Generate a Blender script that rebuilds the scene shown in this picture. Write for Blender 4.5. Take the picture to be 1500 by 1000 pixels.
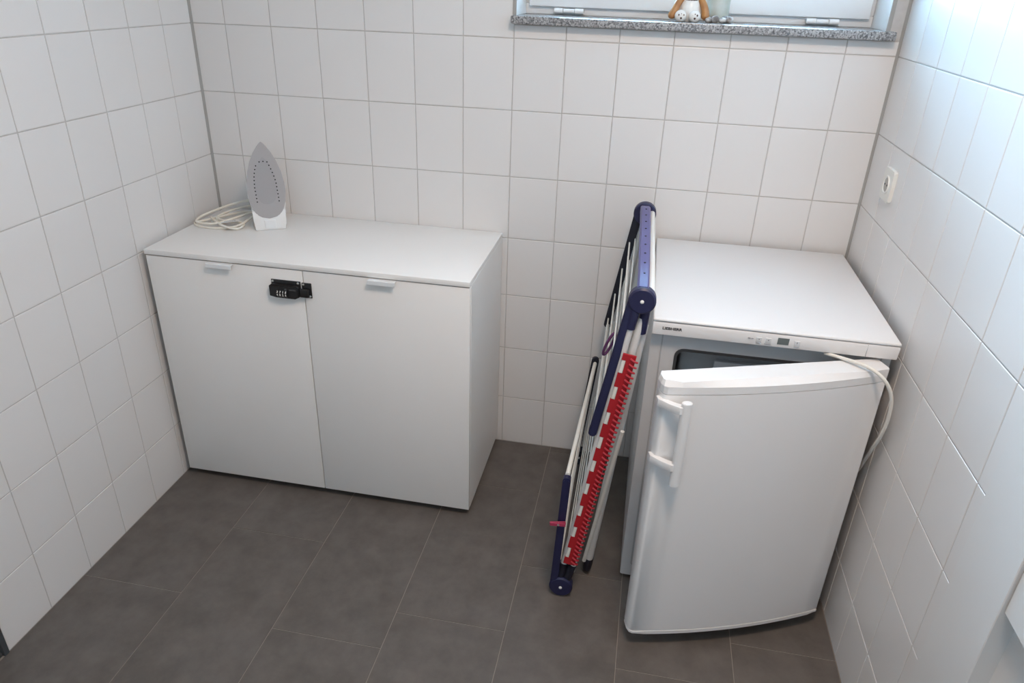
import bpy, bmesh, math, random
from mathutils import Vector, Matrix

for o in list(bpy.data.objects):
    bpy.data.objects.remove(o, do_unlink=True)
S = bpy.context.scene
COL = S.collection
random.seed(4)

# ------------------------------------------------------------------ camera, world, light, exposure
W = 2.0724            # room width
YF = -3.1             # wall behind the camera
CEIL = 2.45
WX0, WX1, WZ0, WZ1 = 1.027, 2.030, 1.443, 2.200      # window opening
cam_d = bpy.data.cameras.new('camera')
cam_d.sensor_width = 36.0
cam_d.lens = 36.0 * 1051.7 / 1500.0
cam_d.clip_start = 0.02
cam = bpy.data.objects.new('camera', cam_d)
COL.objects.link(cam)
cam.location = (1.44037, -2.21801, 1.55684)
cam.rotation_euler = (1.103366, -0.031447, 0.189573)
S.camera = cam

world = bpy.data.worlds.new('daylight')
S.world = world
world.use_nodes = True
wb = world.node_tree.nodes['Background']
wb.inputs[0].default_value = (0.40, 0.69, 1.0, 1)
wb.inputs[1].default_value = 45.0

portal_d = bpy.data.lights.new('window_portal', 'AREA')
portal_d.shape = 'RECTANGLE'
portal_d.size = WX1 - WX0
portal_d.size_y = WZ1 - WZ0
portal_d.cycles.is_portal = True
portal = bpy.data.objects.new('window_portal', portal_d)
portal.location = ((WX0 + WX1) / 2, 0.29, (WZ0 + WZ1) / 2)
portal.rotation_euler = (math.radians(-90), 0, 0)      # faces -y, into the room
COL.objects.link(portal)

LAMP_POWER = 21.5
LAMP_COLOR = (1.0, 0.76, 0.59)
LAMP_XY = (1.60, -1.50)

vs = S.view_settings
vs.view_transform = 'Standard'
vs.look = 'None'
vs.gamma = 1.0
vs.use_curve_mapping = False
vs.exposure = 0.10


# ------------------------------------------------------------------ materials
def mat(name, color, rough=0.5, metal=0.0, spec=0.5, noise=None, bump=None, coat=0.0, random_tone=0.0):
    m = bpy.data.materials.new(name)
    m.use_nodes = True
    nt = m.node_tree
    b = nt.nodes['Principled BSDF']
    b.inputs['Base Color'].default_value = (*color, 1)
    b.inputs['Roughness'].default_value = rough
    b.inputs['Metallic'].default_value = metal
    b.inputs['Specular IOR Level'].default_value = spec
    b.inputs['Coat Weight'].default_value = coat
    tc = nt.nodes.new('ShaderNodeTexCoord')
    last = None
    if noise:
        scale, color2, contrast = noise
        n = nt.nodes.new('ShaderNodeTexNoise')
        n.inputs['Scale'].default_value = scale
        n.inputs['Detail'].default_value = 6
        nt.links.new(tc.outputs['Object'], n.inputs['Vector'])
        r = nt.nodes.new('ShaderNodeValToRGB')
        r.color_ramp.elements[0].position = 0.5 - contrast
        r.color_ramp.elements[1].position = 0.5 + contrast
        r.color_ramp.elements[0].color = (*color, 1)
        r.color_ramp.elements[1].color = (*color2, 1)
        nt.links.new(n.outputs['Fac'], r.inputs['Fac'])
        last = r.outputs['Color']
    if random_tone:
        oi = nt.nodes.new('ShaderNodeObjectInfo')
        mr = nt.nodes.new('ShaderNodeMapRange')
        mr.inputs['To Min'].default_value = 1 - random_tone
        mr.inputs['To Max'].default_value = 1 + random_tone
        nt.links.new(oi.outputs['Random'], mr.inputs['Value'])
        hs = nt.nodes.new('ShaderNodeHueSaturation')
        hs.inputs['Color'].default_value = (*color, 1)
        if last: nt.links.new(last, hs.inputs['Color'])
        nt.links.new(mr.outputs['Result'], hs.inputs['Value'])
        last = hs.outputs['Color']
    if last: nt.links.new(last, b.inputs['Base Color'])
    if bump:
        scale, strength, dist = bump
        n = nt.nodes.new('ShaderNodeTexNoise')
        n.inputs['Scale'].default_value = scale
        n.inputs['Detail'].default_value = 3
        nt.links.new(tc.outputs['Object'], n.inputs['Vector'])
        bp = nt.nodes.new('ShaderNodeBump')
        bp.inputs['Strength'].default_value = strength
        bp.inputs['Distance'].default_value = dist
        nt.links.new(n.outputs['Fac'], bp.inputs['Height'])
        nt.links.new(bp.outputs['Normal'], b.inputs['Normal'])
    return m


M = {}
M['tile'] = mat('glazed_white_tile', (0.765, 0.75, 0.735), 0.28, spec=0.42, random_tone=0.012, bump=(9, 0.08, 0.004))
M['grout'] = mat('grey_grout', (0.58, 0.56, 0.54), 0.9, noise=(60, (0.52, 0.50, 0.48), 0.2))
M['silicone'] = mat('grey_silicone', (0.36, 0.35, 0.33), 0.6)
M['plaster'] = mat('white_plaster', (0.80, 0.79, 0.77), 0.85, bump=(180, 0.1, 0.002))
M['floor_grout'] = mat('beige_floor_grout', (0.30, 0.265, 0.235), 0.9)
M['door_white'] = mat('white_lacquer', (0.76, 0.755, 0.74), 0.3)
M['dark_metal'] = mat('dark_grey_door_frame', (0.06, 0.065, 0.07), 0.45)
M['door_grey'] = mat('grey_lacquer', (0.42, 0.43, 0.44), 0.45)
M['cab'] = mat('white_foil', (0.86, 0.85, 0.83), 0.42, noise=(4, (0.845, 0.835, 0.815), 0.3), bump=(400, 0.04, 0.001))
M['cab_dark'] = mat('cabinet_plinth_dark', (0.10, 0.09, 0.08), 0.7)
M['handle_white'] = mat('white_metal_pull', (0.80, 0.82, 0.83), 0.35)
M['black'] = mat('black_plastic', (0.012, 0.012, 0.013), 0.4)
M['screw'] = mat('steel_screw', (0.75, 0.74, 0.70), 0.3, metal=1.0)
M['white_print'] = mat('white_print', (0.78, 0.78, 0.76), 0.6)
M['fridge'] = mat('white_enamel', (0.79, 0.795, 0.80), 0.30, spec=0.5, bump=(300, 0.03, 0.001))
M['fridge_body'] = mat('grey_white_body_frame', (0.62, 0.63, 0.64), 0.38)
M['fridge_fascia'] = mat('white_control_fascia', (0.78, 0.78, 0.78), 0.35)
M['gasket'] = mat('grey_gasket', (0.42, 0.43, 0.44), 0.6)
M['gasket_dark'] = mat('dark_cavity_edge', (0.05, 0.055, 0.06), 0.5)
M['liner'] = mat('white_inner_liner', (0.70, 0.71, 0.72), 0.45)
M['drawer'] = mat('translucent_drawer', (0.38, 0.40, 0.42), 0.3, noise=(7, (0.50, 0.53, 0.55), 0.2))
M['lcd'] = mat('grey_lcd', (0.17, 0.20, 0.20), 0.2)
M['ink'] = mat('black_print', (0.03, 0.03, 0.035), 0.6)
M['ink_grey'] = mat('grey_print', (0.33, 0.33, 0.35), 0.6)
M['cable'] = mat('white_cable', (0.78, 0.76, 0.70), 0.45)
M['cable_cream'] = mat('cream_cable', (0.80, 0.77, 0.69), 0.5)
M['iron_white'] = mat('iron_white_plastic', (0.82, 0.83, 0.83), 0.3)
M['iron_sole'] = mat('brushed_soleplate', (0.42, 0.405, 0.405), 0.45, metal=0.25, bump=(120, 0.06, 0.001))
M['iron_sole_dark'] = mat('soleplate_inner', (0.39, 0.38, 0.385), 0.5, metal=0.25)
M['hole'] = mat('dark_hole', (0.01, 0.01, 0.01), 0.8)
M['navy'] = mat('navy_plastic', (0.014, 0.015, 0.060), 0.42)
M['navy_shaded'] = mat('navy_plastic_shaded', (0.008, 0.009, 0.020), 0.5)  # same navy for rear and low parts, their shade put into the colour
M['blue_lit'] = mat('blue_plastic_lit', (0.105, 0.10, 0.26), 0.40)  # top rail's blue, lightened in the colour for light from above
M['rack_white'] = mat('white_coated_wire', (0.80, 0.79, 0.74), 0.35)
M['rack_tube'] = mat('silver_white_tube', (0.66, 0.66, 0.65), 0.32)
M['red'] = mat('red_plastic', (0.40, 0.009, 0.016), 0.42)
M['red_light'] = mat('red_coil', (0.48, 0.035, 0.05), 0.35)
M['pink'] = mat('pink_plastic', (0.40, 0.035, 0.09), 0.5)
M['purple'] = mat('purple_elastic', (0.13, 0.04, 0.14), 0.6)
M['socket'] = mat('cream_white_socket', (0.80, 0.79, 0.74), 0.35)
M['socket_dark'] = mat('socket_recess', (0.45, 0.44, 0.42), 0.5)
M['pvc'] = mat('white_pvc', (0.86, 0.87, 0.87), 0.3)
M['ceramic_white'] = mat('ceramic_white', (0.84, 0.83, 0.80), 0.25, noise=(60, (0.76, 0.74, 0.70), 0.15))
M['ceramic_tan'] = mat('ceramic_tan', (0.50, 0.24, 0.07), 0.3, noise=(45, (0.32, 0.13, 0.04), 0.25))
M['ceramic_brown'] = mat('ceramic_brown', (0.07, 0.035, 0.02), 0.35)
M['vase'] = mat('pale_green_glaze', (0.55, 0.58, 0.50), 0.35, noise=(30, (0.70, 0.72, 0.68), 0.2))
M['lamp_glass'] = mat('lamp_body', (0.8, 0.8, 0.8), 0.4)


def granite():
    m = bpy.data.materials.new('speckled_grey_granite')
    m.use_nodes = True
    nt = m.node_tree
    b = nt.nodes['Principled BSDF']
    tc = nt.nodes.new('ShaderNodeTexCoord')
    v = nt.nodes.new('ShaderNodeTexVoronoi'); v.inputs['Scale'].default_value = 260
    n = nt.nodes.new('ShaderNodeTexNoise'); n.inputs['Scale'].default_value = 220; n.inputs['Detail'].default_value = 5
    nt.links.new(tc.outputs['Object'], v.inputs['Vector'])
    nt.links.new(tc.outputs['Object'], n.inputs['Vector'])
    mx = nt.nodes.new('ShaderNodeMix'); mx.inputs['Factor'].default_value = 0.45
    bw = nt.nodes.new('ShaderNodeRGBToBW')
    nt.links.new(v.outputs['Color'], bw.inputs['Color'])
    nt.links.new(bw.outputs['Val'], mx.inputs[2])
    nt.links.new(n.outputs['Fac'], mx.inputs[3])
    r = nt.nodes.new('ShaderNodeValToRGB')
    e = r.color_ramp.elements
    e[0].position = 0.28; e[0].color = (0.10, 0.10, 0.105, 1)
    e[1].position = 0.70; e[1].color = (0.46, 0.46, 0.46, 1)
    k = e.new(0.44); k.color = (0.23, 0.23, 0.235, 1)
    k = e.new(0.54); k.color = (0.33, 0.33, 0.335, 1)
    nt.links.new(mx.outputs[0], r.inputs['Fac'])
    nt.links.new(r.outputs['Color'], b.inputs['Base Color'])
    b.inputs['Roughness'].default_value = 0.25
    return m


def floor_tile_mat():
    m = bpy.data.materials.new('grey_brown_floor_tile')
    m.use_nodes = True
    nt = m.node_tree
    b = nt.nodes['Principled BSDF']
    tc = nt.nodes.new('ShaderNodeTexCoord')
    oi = nt.nodes.new('ShaderNodeObjectInfo')
    mp = nt.nodes.new('ShaderNodeMapping')
    mp.inputs['Scale'].default_value = (1.0, 0.35, 1.0)
    add = nt.nodes.new('ShaderNodeVectorMath'); add.operation = 'ADD'
    sc = nt.nodes.new('ShaderNodeVectorMath'); sc.operation = 'SCALE'; sc.inputs['Scale'].default_value = 23.0
    cmb = nt.nodes.new('ShaderNodeCombineXYZ')
    for i in range(3): nt.links.new(oi.outputs['Random'], cmb.inputs[i])
    nt.links.new(cmb.outputs[0], sc.inputs[0])
    nt.links.new(tc.outputs['Object'], mp.inputs['Vector'])
    nt.links.new(mp.outputs[0], add.inputs[0]); nt.links.new(sc.outputs[0], add.inputs[1])
    n = nt.nodes.new('ShaderNodeTexNoise'); n.inputs['Scale'].default_value = 14; n.inputs['Detail'].default_value = 8
    n.inputs['Roughness'].default_value = 0.62
    nt.links.new(add.outputs[0], n.inputs['Vector'])
    r = nt.nodes.new('ShaderNodeValToRGB')
    r.color_ramp.elements[0].position = 0.30; r.color_ramp.elements[0].color = (0.098, 0.086, 0.076, 1)
    r.color_ramp.elements[1].position = 0.72; r.color_ramp.elements[1].color = (0.150, 0.134, 0.121, 1)
    nt.links.new(n.outputs['Fac'], r.inputs['Fac'])
    nt.links.new(r.outputs['Color'], b.inputs['Base Color'])
    b.inputs['Roughness'].default_value = 0.48
    bp = nt.nodes.new('ShaderNodeBump'); bp.inputs['Strength'].default_value = 0.12; bp.inputs['Distance'].default_value = 0.002
    nt.links.new(n.outputs['Fac'], bp.inputs['Height'])
    nt.links.new(bp.outputs['Normal'], b.inputs['Normal'])
    return m


def glass_mat():
    m = bpy.data.materials.new('window_glass')
    m.use_nodes = True
    nt = m.node_tree
    for nd in list(nt.nodes): nt.nodes.remove(nd)
    out = nt.nodes.new('ShaderNodeOutputMaterial')
    t = nt.nodes.new('ShaderNodeBsdfTransparent'); t.inputs[0].default_value = (0.95, 0.98, 0.97, 1)
    g = nt.nodes.new('ShaderNodeBsdfGlossy'); g.inputs['Roughness'].default_value = 0.02
    f = nt.nodes.new('ShaderNodeFresnel'); f.inputs['IOR'].default_value = 1.45
    mx = nt.nodes.new('ShaderNodeMixShader')
    nt.links.new(f.outputs[0], mx.inputs[0]); nt.links.new(t.outputs[0], mx.inputs[1]); nt.links.new(g.outputs[0], mx.inputs[2])
    nt.links.new(mx.outputs[0], out.inputs[0])
    return m


def pebble_mat():
    m = mat('pebble_stone', (0.16, 0.14, 0.13), 0.5, noise=(70, (0.60, 0.58, 0.56), 0.12))
    return m


M['granite'] = granite()
M['floor_tile'] = floor_tile_mat()
M['glass'] = glass_mat()
M['pebble'] = pebble_mat()


# ------------------------------------------------------------------ mesh helpers
def link(name, bm, m, parent=None, smooth=True, angle=35):
    me = bpy.data.meshes.new(name)
    bmesh.ops.recalc_face_normals(bm, faces=bm.faces)
    for f in bm.faces: f.smooth = smooth
    if smooth:
        a = math.radians(angle)
        for e in bm.edges:
            if len(e.link_faces) == 2 and e.calc_face_angle(0) > a: e.smooth = False
    bm.to_mesh(me); bm.free()
    if isinstance(m, str): m = M[m]
    me.materials.append(m)
    o = bpy.data.objects.new(name, me)
    COL.objects.link(o)
    if parent is not None:
        o.parent = parent
        bpy.context.view_layer.update() if False else None
        o.matrix_parent_inverse = world_of(parent).inverted()
    return o


def world_of(o):
    mt = Matrix.LocRotScale(o.location, o.rotation_euler, o.scale)
    if o.parent: mt = world_of(o.parent) @ o.matrix_parent_inverse @ mt
    return mt


def tag(o, label=None, cat=None, group=None, kind=None):
    if label: o['label'] = label
    if cat: o['category'] = cat
    if group: o['group'] = group
    if kind: o['kind'] = kind
    return o


def empty(name, loc, rz=0.0):
    o = bpy.data.objects.new(name, None)
    o.empty_display_size = 0.05
    o.location = loc
    o.rotation_euler = (0, 0, rz)
    COL.objects.link(o)
    return o


def a_box(bm, x0, x1, y0, y1, z0, z1, bev=0.0, seg=1, mtx=None):
    r = bmesh.ops.create_cube(bm, size=1.0)
    vs_ = r['verts']
    c = Vector(((x0 + x1) / 2, (y0 + y1) / 2, (z0 + z1) / 2))
    d = Vector((abs(x1 - x0), abs(y1 - y0), abs(z1 - z0)))
    for v in vs_: v.co = Vector((v.co.x * d.x, v.co.y * d.y, v.co.z * d.z)) + c
    if bev:
        es = list({e for v in vs_ for e in v.link_edges})
        r = bmesh.ops.bevel(bm, geom=es, offset=bev, segments=seg, affect='EDGES', profile=0.5)
        vs_ = list({v for f in r['faces'] for v in f.verts} | {v for v in vs_ if v.is_valid})
    if mtx is not None: bmesh.ops.transform(bm, matrix=mtx, verts=vs_)
    return vs_


def frame_at(t, up=Vector((0, 0, 1))):
    t = t.normalized()
    if abs(t.dot(up)) > 0.95: up = Vector((1, 0, 0))
    a = t.cross(up).normalized()
    b = a.cross(t).normalized()
    return a, b


def a_tube(bm, pts, r, n=10, cap=True, rb=None, closed=False):
    pts = [Vector(p) for p in pts]
    rings = []
    L = len(pts)
    a = None
    for i, p in enumerate(pts):
        if closed:
            t = pts[(i + 1) % L] - pts[i - 1]
        else:
            t = pts[min(i + 1, L - 1)] - pts[max(i - 1, 0)]
        t.normalize()
        if a is None:
            a, b = frame_at(t)
        else:
            a = (a - t * a.dot(t)).normalized()
            b = a.cross(t).normalized()
        ra = r[i] if isinstance(r, (list, tuple)) else r
        rr = ra if rb is None else rb
        rings.append([bm.verts.new(p + a * ra * math.cos(2 * math.pi * k / n) + b * rr * math.sin(2 * math.pi * k / n)) for k in range(n)])
    m = L if closed else L - 1
    for i in range(m):
        A, B = rings[i], rings[(i + 1) % L]
        for k in range(n):
            bm.faces.new((A[k], A[(k + 1) % n], B[(k + 1) % n], B[k]))
    if cap and not closed:
        bm.faces.new(rings[0]); bm.faces.new(list(reversed(rings[-1])))


def smooth_path(pts, sub=8):
    P = [Vector(p) for p in pts]
    out = []
    for i in range(len(P) - 1):
        p0 = P[max(i - 1, 0)]; p1 = P[i]; p2 = P[i + 1]; p3 = P[min(i + 2, len(P) - 1)]
        for s in range(sub):
            t = s / sub
            out.append(0.5 * ((2 * p1) + (p2 - p0) * t + (2 * p0 - 5 * p1 + 4 * p2 - p3) * t * t + (3 * p1 - p0 - 3 * p2 + p3) * t ** 3))
    out.append(P[-1])
    return out


def a_prism(bm, poly, fn0, fn1, bev=0.0, seg=2):
    """poly: 2D points; fn0/fn1 map a 2D point to 3D at both ends."""
    A = [bm.verts.new(fn0(p)) for p in poly]
    B = [bm.verts.new(fn1(p)) for p in poly]
    n = len(poly)
    fs = [bm.faces.new(A), bm.faces.new(list(reversed(B)))]
    for i in range(n):
        fs.append(bm.faces.new((A[i], B[i], B[(i + 1) % n], A[(i + 1) % n])))
    if bev:
        es = list(fs[0].edges) + list(fs[1].edges)
        bmesh.ops.bevel(bm, geom=es, offset=bev, segments=seg, affect='EDGES')
    return A, B


def a_lathe(bm, prof, center, axis='z', n=24):
    c = Vector(center)
    rings = []
    for r, h in prof:
        ring = []
        for k in range(n):
            th = 2 * math.pi * k / n
            if axis == 'z': v = Vector((r * math.cos(th), r * math.sin(th), h))
            elif axis == 'y': v = Vector((r * math.cos(th), h, r * math.sin(th)))
            else: v = Vector((h, r * math.cos(th), r * math.sin(th)))
            ring.append(bm.verts.new(c + v))
        rings.append(ring)
    for A, B in zip(rings, rings[1:]):
        for k in range(n):
            bm.faces.new((A[k], A[(k + 1) % n], B[(k + 1) % n], B[k]))
    if prof[0][0] > 1e-6: bm.faces.new(rings[0])
    if prof[-1][0] > 1e-6: bm.faces.new(rings[-1])
    bmesh.ops.remove_doubles(bm, verts=[v for r in rings for v in r], dist=1e-6)


def a_ball(bm, c, rx, ry, rz, u=14, v=10, mtx=None):
    r = bmesh.ops.create_uvsphere(bm, u_segments=u, v_segments=v, radius=1.0)
    for q in r['verts']:
        q.co = Vector((q.co.x * rx, q.co.y * ry, q.co.z * rz))
        if mtx is not None: q.co = mtx @ q.co
        q.co += Vector(c)
    return r['verts']


def text_mesh(name, s, size, mtx, m, parent, bold=0.0, extrude=0.0003, align='LEFT', sx=1.0):
    cu = bpy.data.curves.new(name, 'FONT')
    cu.body = s; cu.size = size; cu.extrude = extrude; cu.offset = bold; cu.align_x = align
    cu.resolution_u = 3
    t = bpy.data.objects.new('tmp', cu)
    COL.objects.link(t)
    bpy.context.view_layer.update()
    me = bpy.data.meshes.new_from_object(t.evaluated_get(bpy.context.evaluated_depsgraph_get()))
    bpy.data.objects.remove(t, do_unlink=True)
    bpy.data.curves.remove(cu)
    me.transform(Matrix.Diagonal((sx, 1, 1, 1)))
    me.transform(mtx)
    me.materials.clear(); me.materials.append(M[m])
    me.name = name
    o = bpy.data.objects.new(name, me)
    COL.objects.link(o)
    o.parent = parent
    o.matrix_parent_inverse = world_of(parent).inverted()
    return o


# plane frames: text on a surface facing -y (x right, z up)
FACE_NEG_Y = Matrix(((1, 0, 0, 0), (0, 0, -1, 0), (0, 1, 0, 0), (0, 0, 0, 1)))

# ------------------------------------------------------------------ room shell
PX, PZ, JT = 0.152, 0.20182, 0.0029
XL1, ZF, YL1, YR1 = 0.1133, 0.19237, 0.1467, 0.1584
DEPTH = 0.0017                                  # grout lies this far behind the tile faces


def wall_slab(name, boxes, m='grout'):
    bm = bmesh.new()
    for b in boxes: a_box(bm, *b)
    o = link(name, bm, m, None, smooth=False)
    return tag(o, kind='structure')


floor = wall_slab('floor', [(-0.05, W + 0.05, YF - 0.05, 0.02, -0.08, -0.0012)], 'floor_grout')
ceiling = wall_slab('ceiling', [(-0.1, W + 0.1, YF - 0.1, 0.32, CEIL, CEIL + 0.1)], 'plaster')
TT = ZF + 9 * PZ                                # top of the tiled part
wall_back = wall_slab('wall_back', [
    (-0.1, WX0, DEPTH, 0.30, -0.08, CEIL), (WX1, W + 0.1, DEPTH, 0.30, -0.08, CEIL),
    (WX0, WX1, DEPTH, 0.30, -0.08, WZ0), (WX0, WX1, DEPTH, 0.30, WZ1, CEIL)])
DL0, DL1, DLZ = -1.205, -2.10, 2.02             # door opening in the left wall
wall_left = wall_slab('wall_left', [(-0.12, -DEPTH, DL0, 0.0, -0.08, CEIL), (-0.12, -DEPTH, YF, DL1, -0.08, CEIL),
                                    (-0.12, -DEPTH, DL1, DL0, DLZ, CEIL)])
DR0, DR1, DRZ = -1.258, -2.10, 2.02             # door opening in the right wall
wall_right = wall_slab('wall_right', [(W + DEPTH, W + 0.14, DR0, 0.0, -0.08, CEIL), (W + DEPTH, W + 0.14, YF, DR1, -0.08, CEIL),
                                      (W + DEPTH, W + 0.14, DR1, DR0, DRZ, CEIL)])
wall_front = wall_slab('wall_front', [(-0.1, W + 0.1, YF - 0.1, YF, -0.08, CEIL)], 'plaster')
# plaster above the tiles
for nm, b, par in (('plaster_band', (0, WX0, 0.0, DEPTH + 0.001, TT, CEIL), wall_back), ('plaster_band', (WX1, W, 0.0, DEPTH + 0.001, TT, CEIL), wall_back),
                   ('plaster_band', (WX0, WX1, 0.0, DEPTH + 0.001, WZ1, CEIL), wall_back),
                   ('plaster_band', (-DEPTH - 0.001, 0, YF, 0, TT, CEIL), wall_left), ('plaster_band', (W, W + DEPTH + 0.001, YF, 0, TT, CEIL), wall_right)):
    bm = bmesh.new(); a_box(bm, *b); link(nm, bm, 'plaster', par, smooth=False)

_tile_cache = {}


def tile_mesh(name, w, h, m, bev=0.0011, th=0.006):
    """A tile lying in local x (width) / z (height), its face at local y=0 looking to -y."""
    key = (name, round(w, 4), round(h, 4))
    if key in _tile_cache: return _tile_cache[key]
    def ring(i, y):
        return [(-w / 2 + i, y, -h / 2 + i), (w / 2 - i, y, -h / 2 + i), (w / 2 - i, y, h / 2 - i), (-w / 2 + i, y, h / 2 - i)]
    vsx = ring(0, th) + ring(0, bev) + ring(bev * 0.35, bev * 0.3) + ring(bev * 1.3, 0)
    fs = []
    for s in range(3):
        for k in range(4):
            a = s * 4 + k; b = s * 4 + (k + 1) % 4
            fs.append((a, b, b + 4, a + 4))
    fs.append((12, 13, 14, 15))
    me = bpy.data.meshes.new(name)
    me.from_pydata(vsx, [], fs)
    me.materials.append(M[m])
    me.update()
    _tile_cache[key] = me
    return me


def place_tile(parent, u0, u1, z0, z1, mk):
    w, h = u1 - u0 - JT, z1 - z0 - JT
    if w < 0.006 or h < 0.006: return
    o = bpy.data.objects.new('tile', tile_mesh('tile', w, h, 'tile'))
    COL.objects.link(o)
    mk(o, (u0 + u1) / 2, (z0 + z1) / 2)
    o.rotation_euler.x += random.gauss(0, 0.0007)
    o.rotation_euler.z += random.gauss(0, 0.0009)
    o.parent = parent


zs = [0.0] + [ZF + i * PZ for i in range(10)]


def mk_back(o, u, z): o.location = (u, 0, z)
def mk_left(o, u, z): o.location = (0, -u, z); o.rotation_euler = (0, 0, math.pi / 2)
def mk_right(o, u, z): o.location = (W, -u, z); o.rotation_euler = (0, 0, -math.pi / 2)


xs = [0.0] + [XL1 + i * PX for i in range(13)] + [W]
for i in range(len(xs) - 1):
    for j in range(len(zs) - 1):
        x0, x1, z0, z1 = xs[i], xs[i + 1], zs[j], zs[j + 1]
        if x0 > WX0 - 0.02 and z1 > WZ0:
            if z0 > WZ0: 
                if x1 > WX1 - 0.001: place_tile(wall_back, WX1 + 0.006, W, z0, z1, mk_back)
                continue
            z1 = WZ0 - 0.002
        place_tile(wall_back, x0, x1, z0, z1, mk_back)
ys = [0.0] + [YL1 + i * PX for i in range(8)]
ys = [y for y in ys if y < 1.19] + [1.203]
for i in range(len(ys) - 1):
    for j in range(len(zs) - 1): place_tile(wall_left, ys[i], ys[i + 1], zs[j], zs[j + 1], mk_left)
ys = [0.0] + [YR1 + i * PX for i in range(7)] + [1.112]
for i in range(len(ys) - 1):
    for j in range(len(zs) - 1): place_tile(wall_right, ys[i], ys[i + 1], zs[j], zs[j + 1], mk_right)

# floor tiles: strips 0.30 wide, 0.60 long, staggered
fx = [0.0, 0.303, 0.606, 0.909, 1.212, 1.510, 1.806, W]
off = [-0.935, -0.661, -0.400, -0.278, -0.622, -0.330, -0.780]
for i in range(7):
    y = off[i]
    while y < 0: y += 0.594
    cuts = []
    while y > YF: cuts.append(y); y -= 0.594
    cuts.append(YF)
    cuts[0] = min(cuts[0], 0.0)
    if cuts[0] < 0: cuts = [0.0] + cuts
    for a, b in zip(cuts, cuts[1:]):
        w, h = fx[i + 1] - fx[i] - 0.0018, a - b - 0.0018
        if h < 0.005: continue
        o = bpy.data.objects.new('floor_tile', tile_mesh('floor_tile', w, h, 'floor_tile', 0.0006, 0.004))
        COL.objects.link(o)
        o.location = ((fx[i] + fx[i + 1]) / 2, (a + b) / 2, 0.0)
        o.rotation_euler = (-math.pi / 2, 0, 0)
        o.parent = floor

# silicone beads in the corners
for k, (x, y) in enumerate(((0, 0), (W, 0))):
    s = 1 if k == 0 else -1
    bm = bmesh.new()
    a_prism(bm, [(-0.002, 0.004), (0.0065, 0.004), (0.0065, -0.0004), (0.0026, -0.0026), (0.0005, -0.0065), (-0.002, -0.0065)],
            lambda p: Vector((x + s * p[0], y + p[1], 0.0)), lambda p: Vector((x + s * p[0], y + p[1], TT)))
    tag(link('trim_%d' % (k + 1), bm, 'silicone', None), kind='structure')

# doors that the side walls carry, mostly outside the frame
door1 = tag(empty('door_1', (W, (DR0 + DR1) / 2, 0)), kind='structure')
bm = bmesh.new()
a_box(bm, W - 0.0025, W + 0.05, -1.108, DR0 - 0.003, 0.0, DRZ + 0.14, 0.0015)
a_box(bm, W - 0.0025, W + 0.05, DR1 + 0.003, DR1 - 0.15, 0.0, DRZ + 0.14, 0.0015)
a_box(bm, W - 0.0025, W + 0.05, DR1, DR0, DRZ, DRZ + 0.14, 0.0015)
link('door_casing', bm, 'door_white', door1)
bm = bmesh.new()
a_box(bm, W + 0.030, W + 0.070, DR1, DR0, 0.0, DRZ, 0.002)
link('door_leaf', bm, 'door_white', door1)
bm = bmesh.new()
a_box(bm, W + 0.002, W + 0.030, DR1 + 0.006, DR0 - 0.006, 0.691, DRZ - 0.02, 0.002)
link('door_upper_panel', bm, 'door_white', door1)
door2 = tag(empty('door_2', (0, (DL0 + DL1) / 2, 0)), kind='structure')
bm = bmesh.new()
a_box(bm, -0.06, 0.003, DL0 - 0.013, DL0 + 0.0015, 0.0, DLZ + 0.012, 0.001)
a_box(bm, -0.06, 0.003, DL1, DL1 + 0.013, 0.0, DLZ + 0.012, 0.001)
a_box(bm, -0.06, 0.003, DL1, DL0, DLZ, DLZ + 0.012, 0.001)
a_box(bm, -0.06, -0.004, DL1 + 0.013, DL0 - 0.013, 0.0, 0.012, 0.001)
link('door_frame', bm, 'dark_metal', door2)
bm = bmesh.new()
a_box(bm, -0.05, -0.012, DL1 + 0.014, DL0 - 0.014, 0.013, DLZ - 0.002, 0.002)
link('door_leaf', bm, 'door_grey', door2)

# ------------------------------------------------------------------ window
win = tag(empty('window_1', ((WX0 + WX1) / 2, 0.15, WZ0)), kind='structure')
SILL = 1.4645
bm = bmesh.new()
a_box(bm, 1.020, 2.0475, -0.032, 0.20, SILL - 0.0215, SILL, 0.0025, 2)
link('window_sill', bm, 'granite', win)
bm = bmesh.new()                                 # reveals
a_box(bm, WX0 - 0.004, WX0 + 0.004, 0.0, 0.165, SILL, WZ1, 0.0008)
a_box(bm, WX1 - 0.004, WX1 + 0.004, 0.0, 0.165, SILL, WZ1, 0.0008)
a_box(bm, WX0, WX1, 0.0, 0.165, WZ1 - 0.004, WZ1 + 0.004, 0.0008)
link('reveal_lining', bm, 'pvc', win)
bm = bmesh.new()
a_box(bm, WX1 - 0.0035, WX1 + 0.007, -0.0022, 0.004, SILL, WZ1 + 0.007, 0.0005)
a_box(bm, WX0 - 0.007, WX0 + 0.0035, -0.0022, 0.004, SILL, WZ1 + 0.007, 0.0005)
link('corner_profile', bm, 'silicone', win)
FW = 0.045
fr0, fr1, fz0, fz1 = WX0 + 0.004, WX1 - 0.004, SILL, WZ1 - 0.004


def rect_frame(bm, x0, x1, z0, z1, y0, y1, w, wb, bev):
    a_box(bm, x0, x1, y0, y1, z0, z0 + wb, bev, 2)
    a_box(bm, x0, x1, y0, y1, z1 - w, z1, bev, 2)
    a_box(bm, x0, x0 + w, y0, y1, z0 + wb, z1 - w, bev, 2)
    a_box(bm, x1 - w, x1, y0, y1, z0 + wb, z1 - w, bev, 2)


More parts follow.
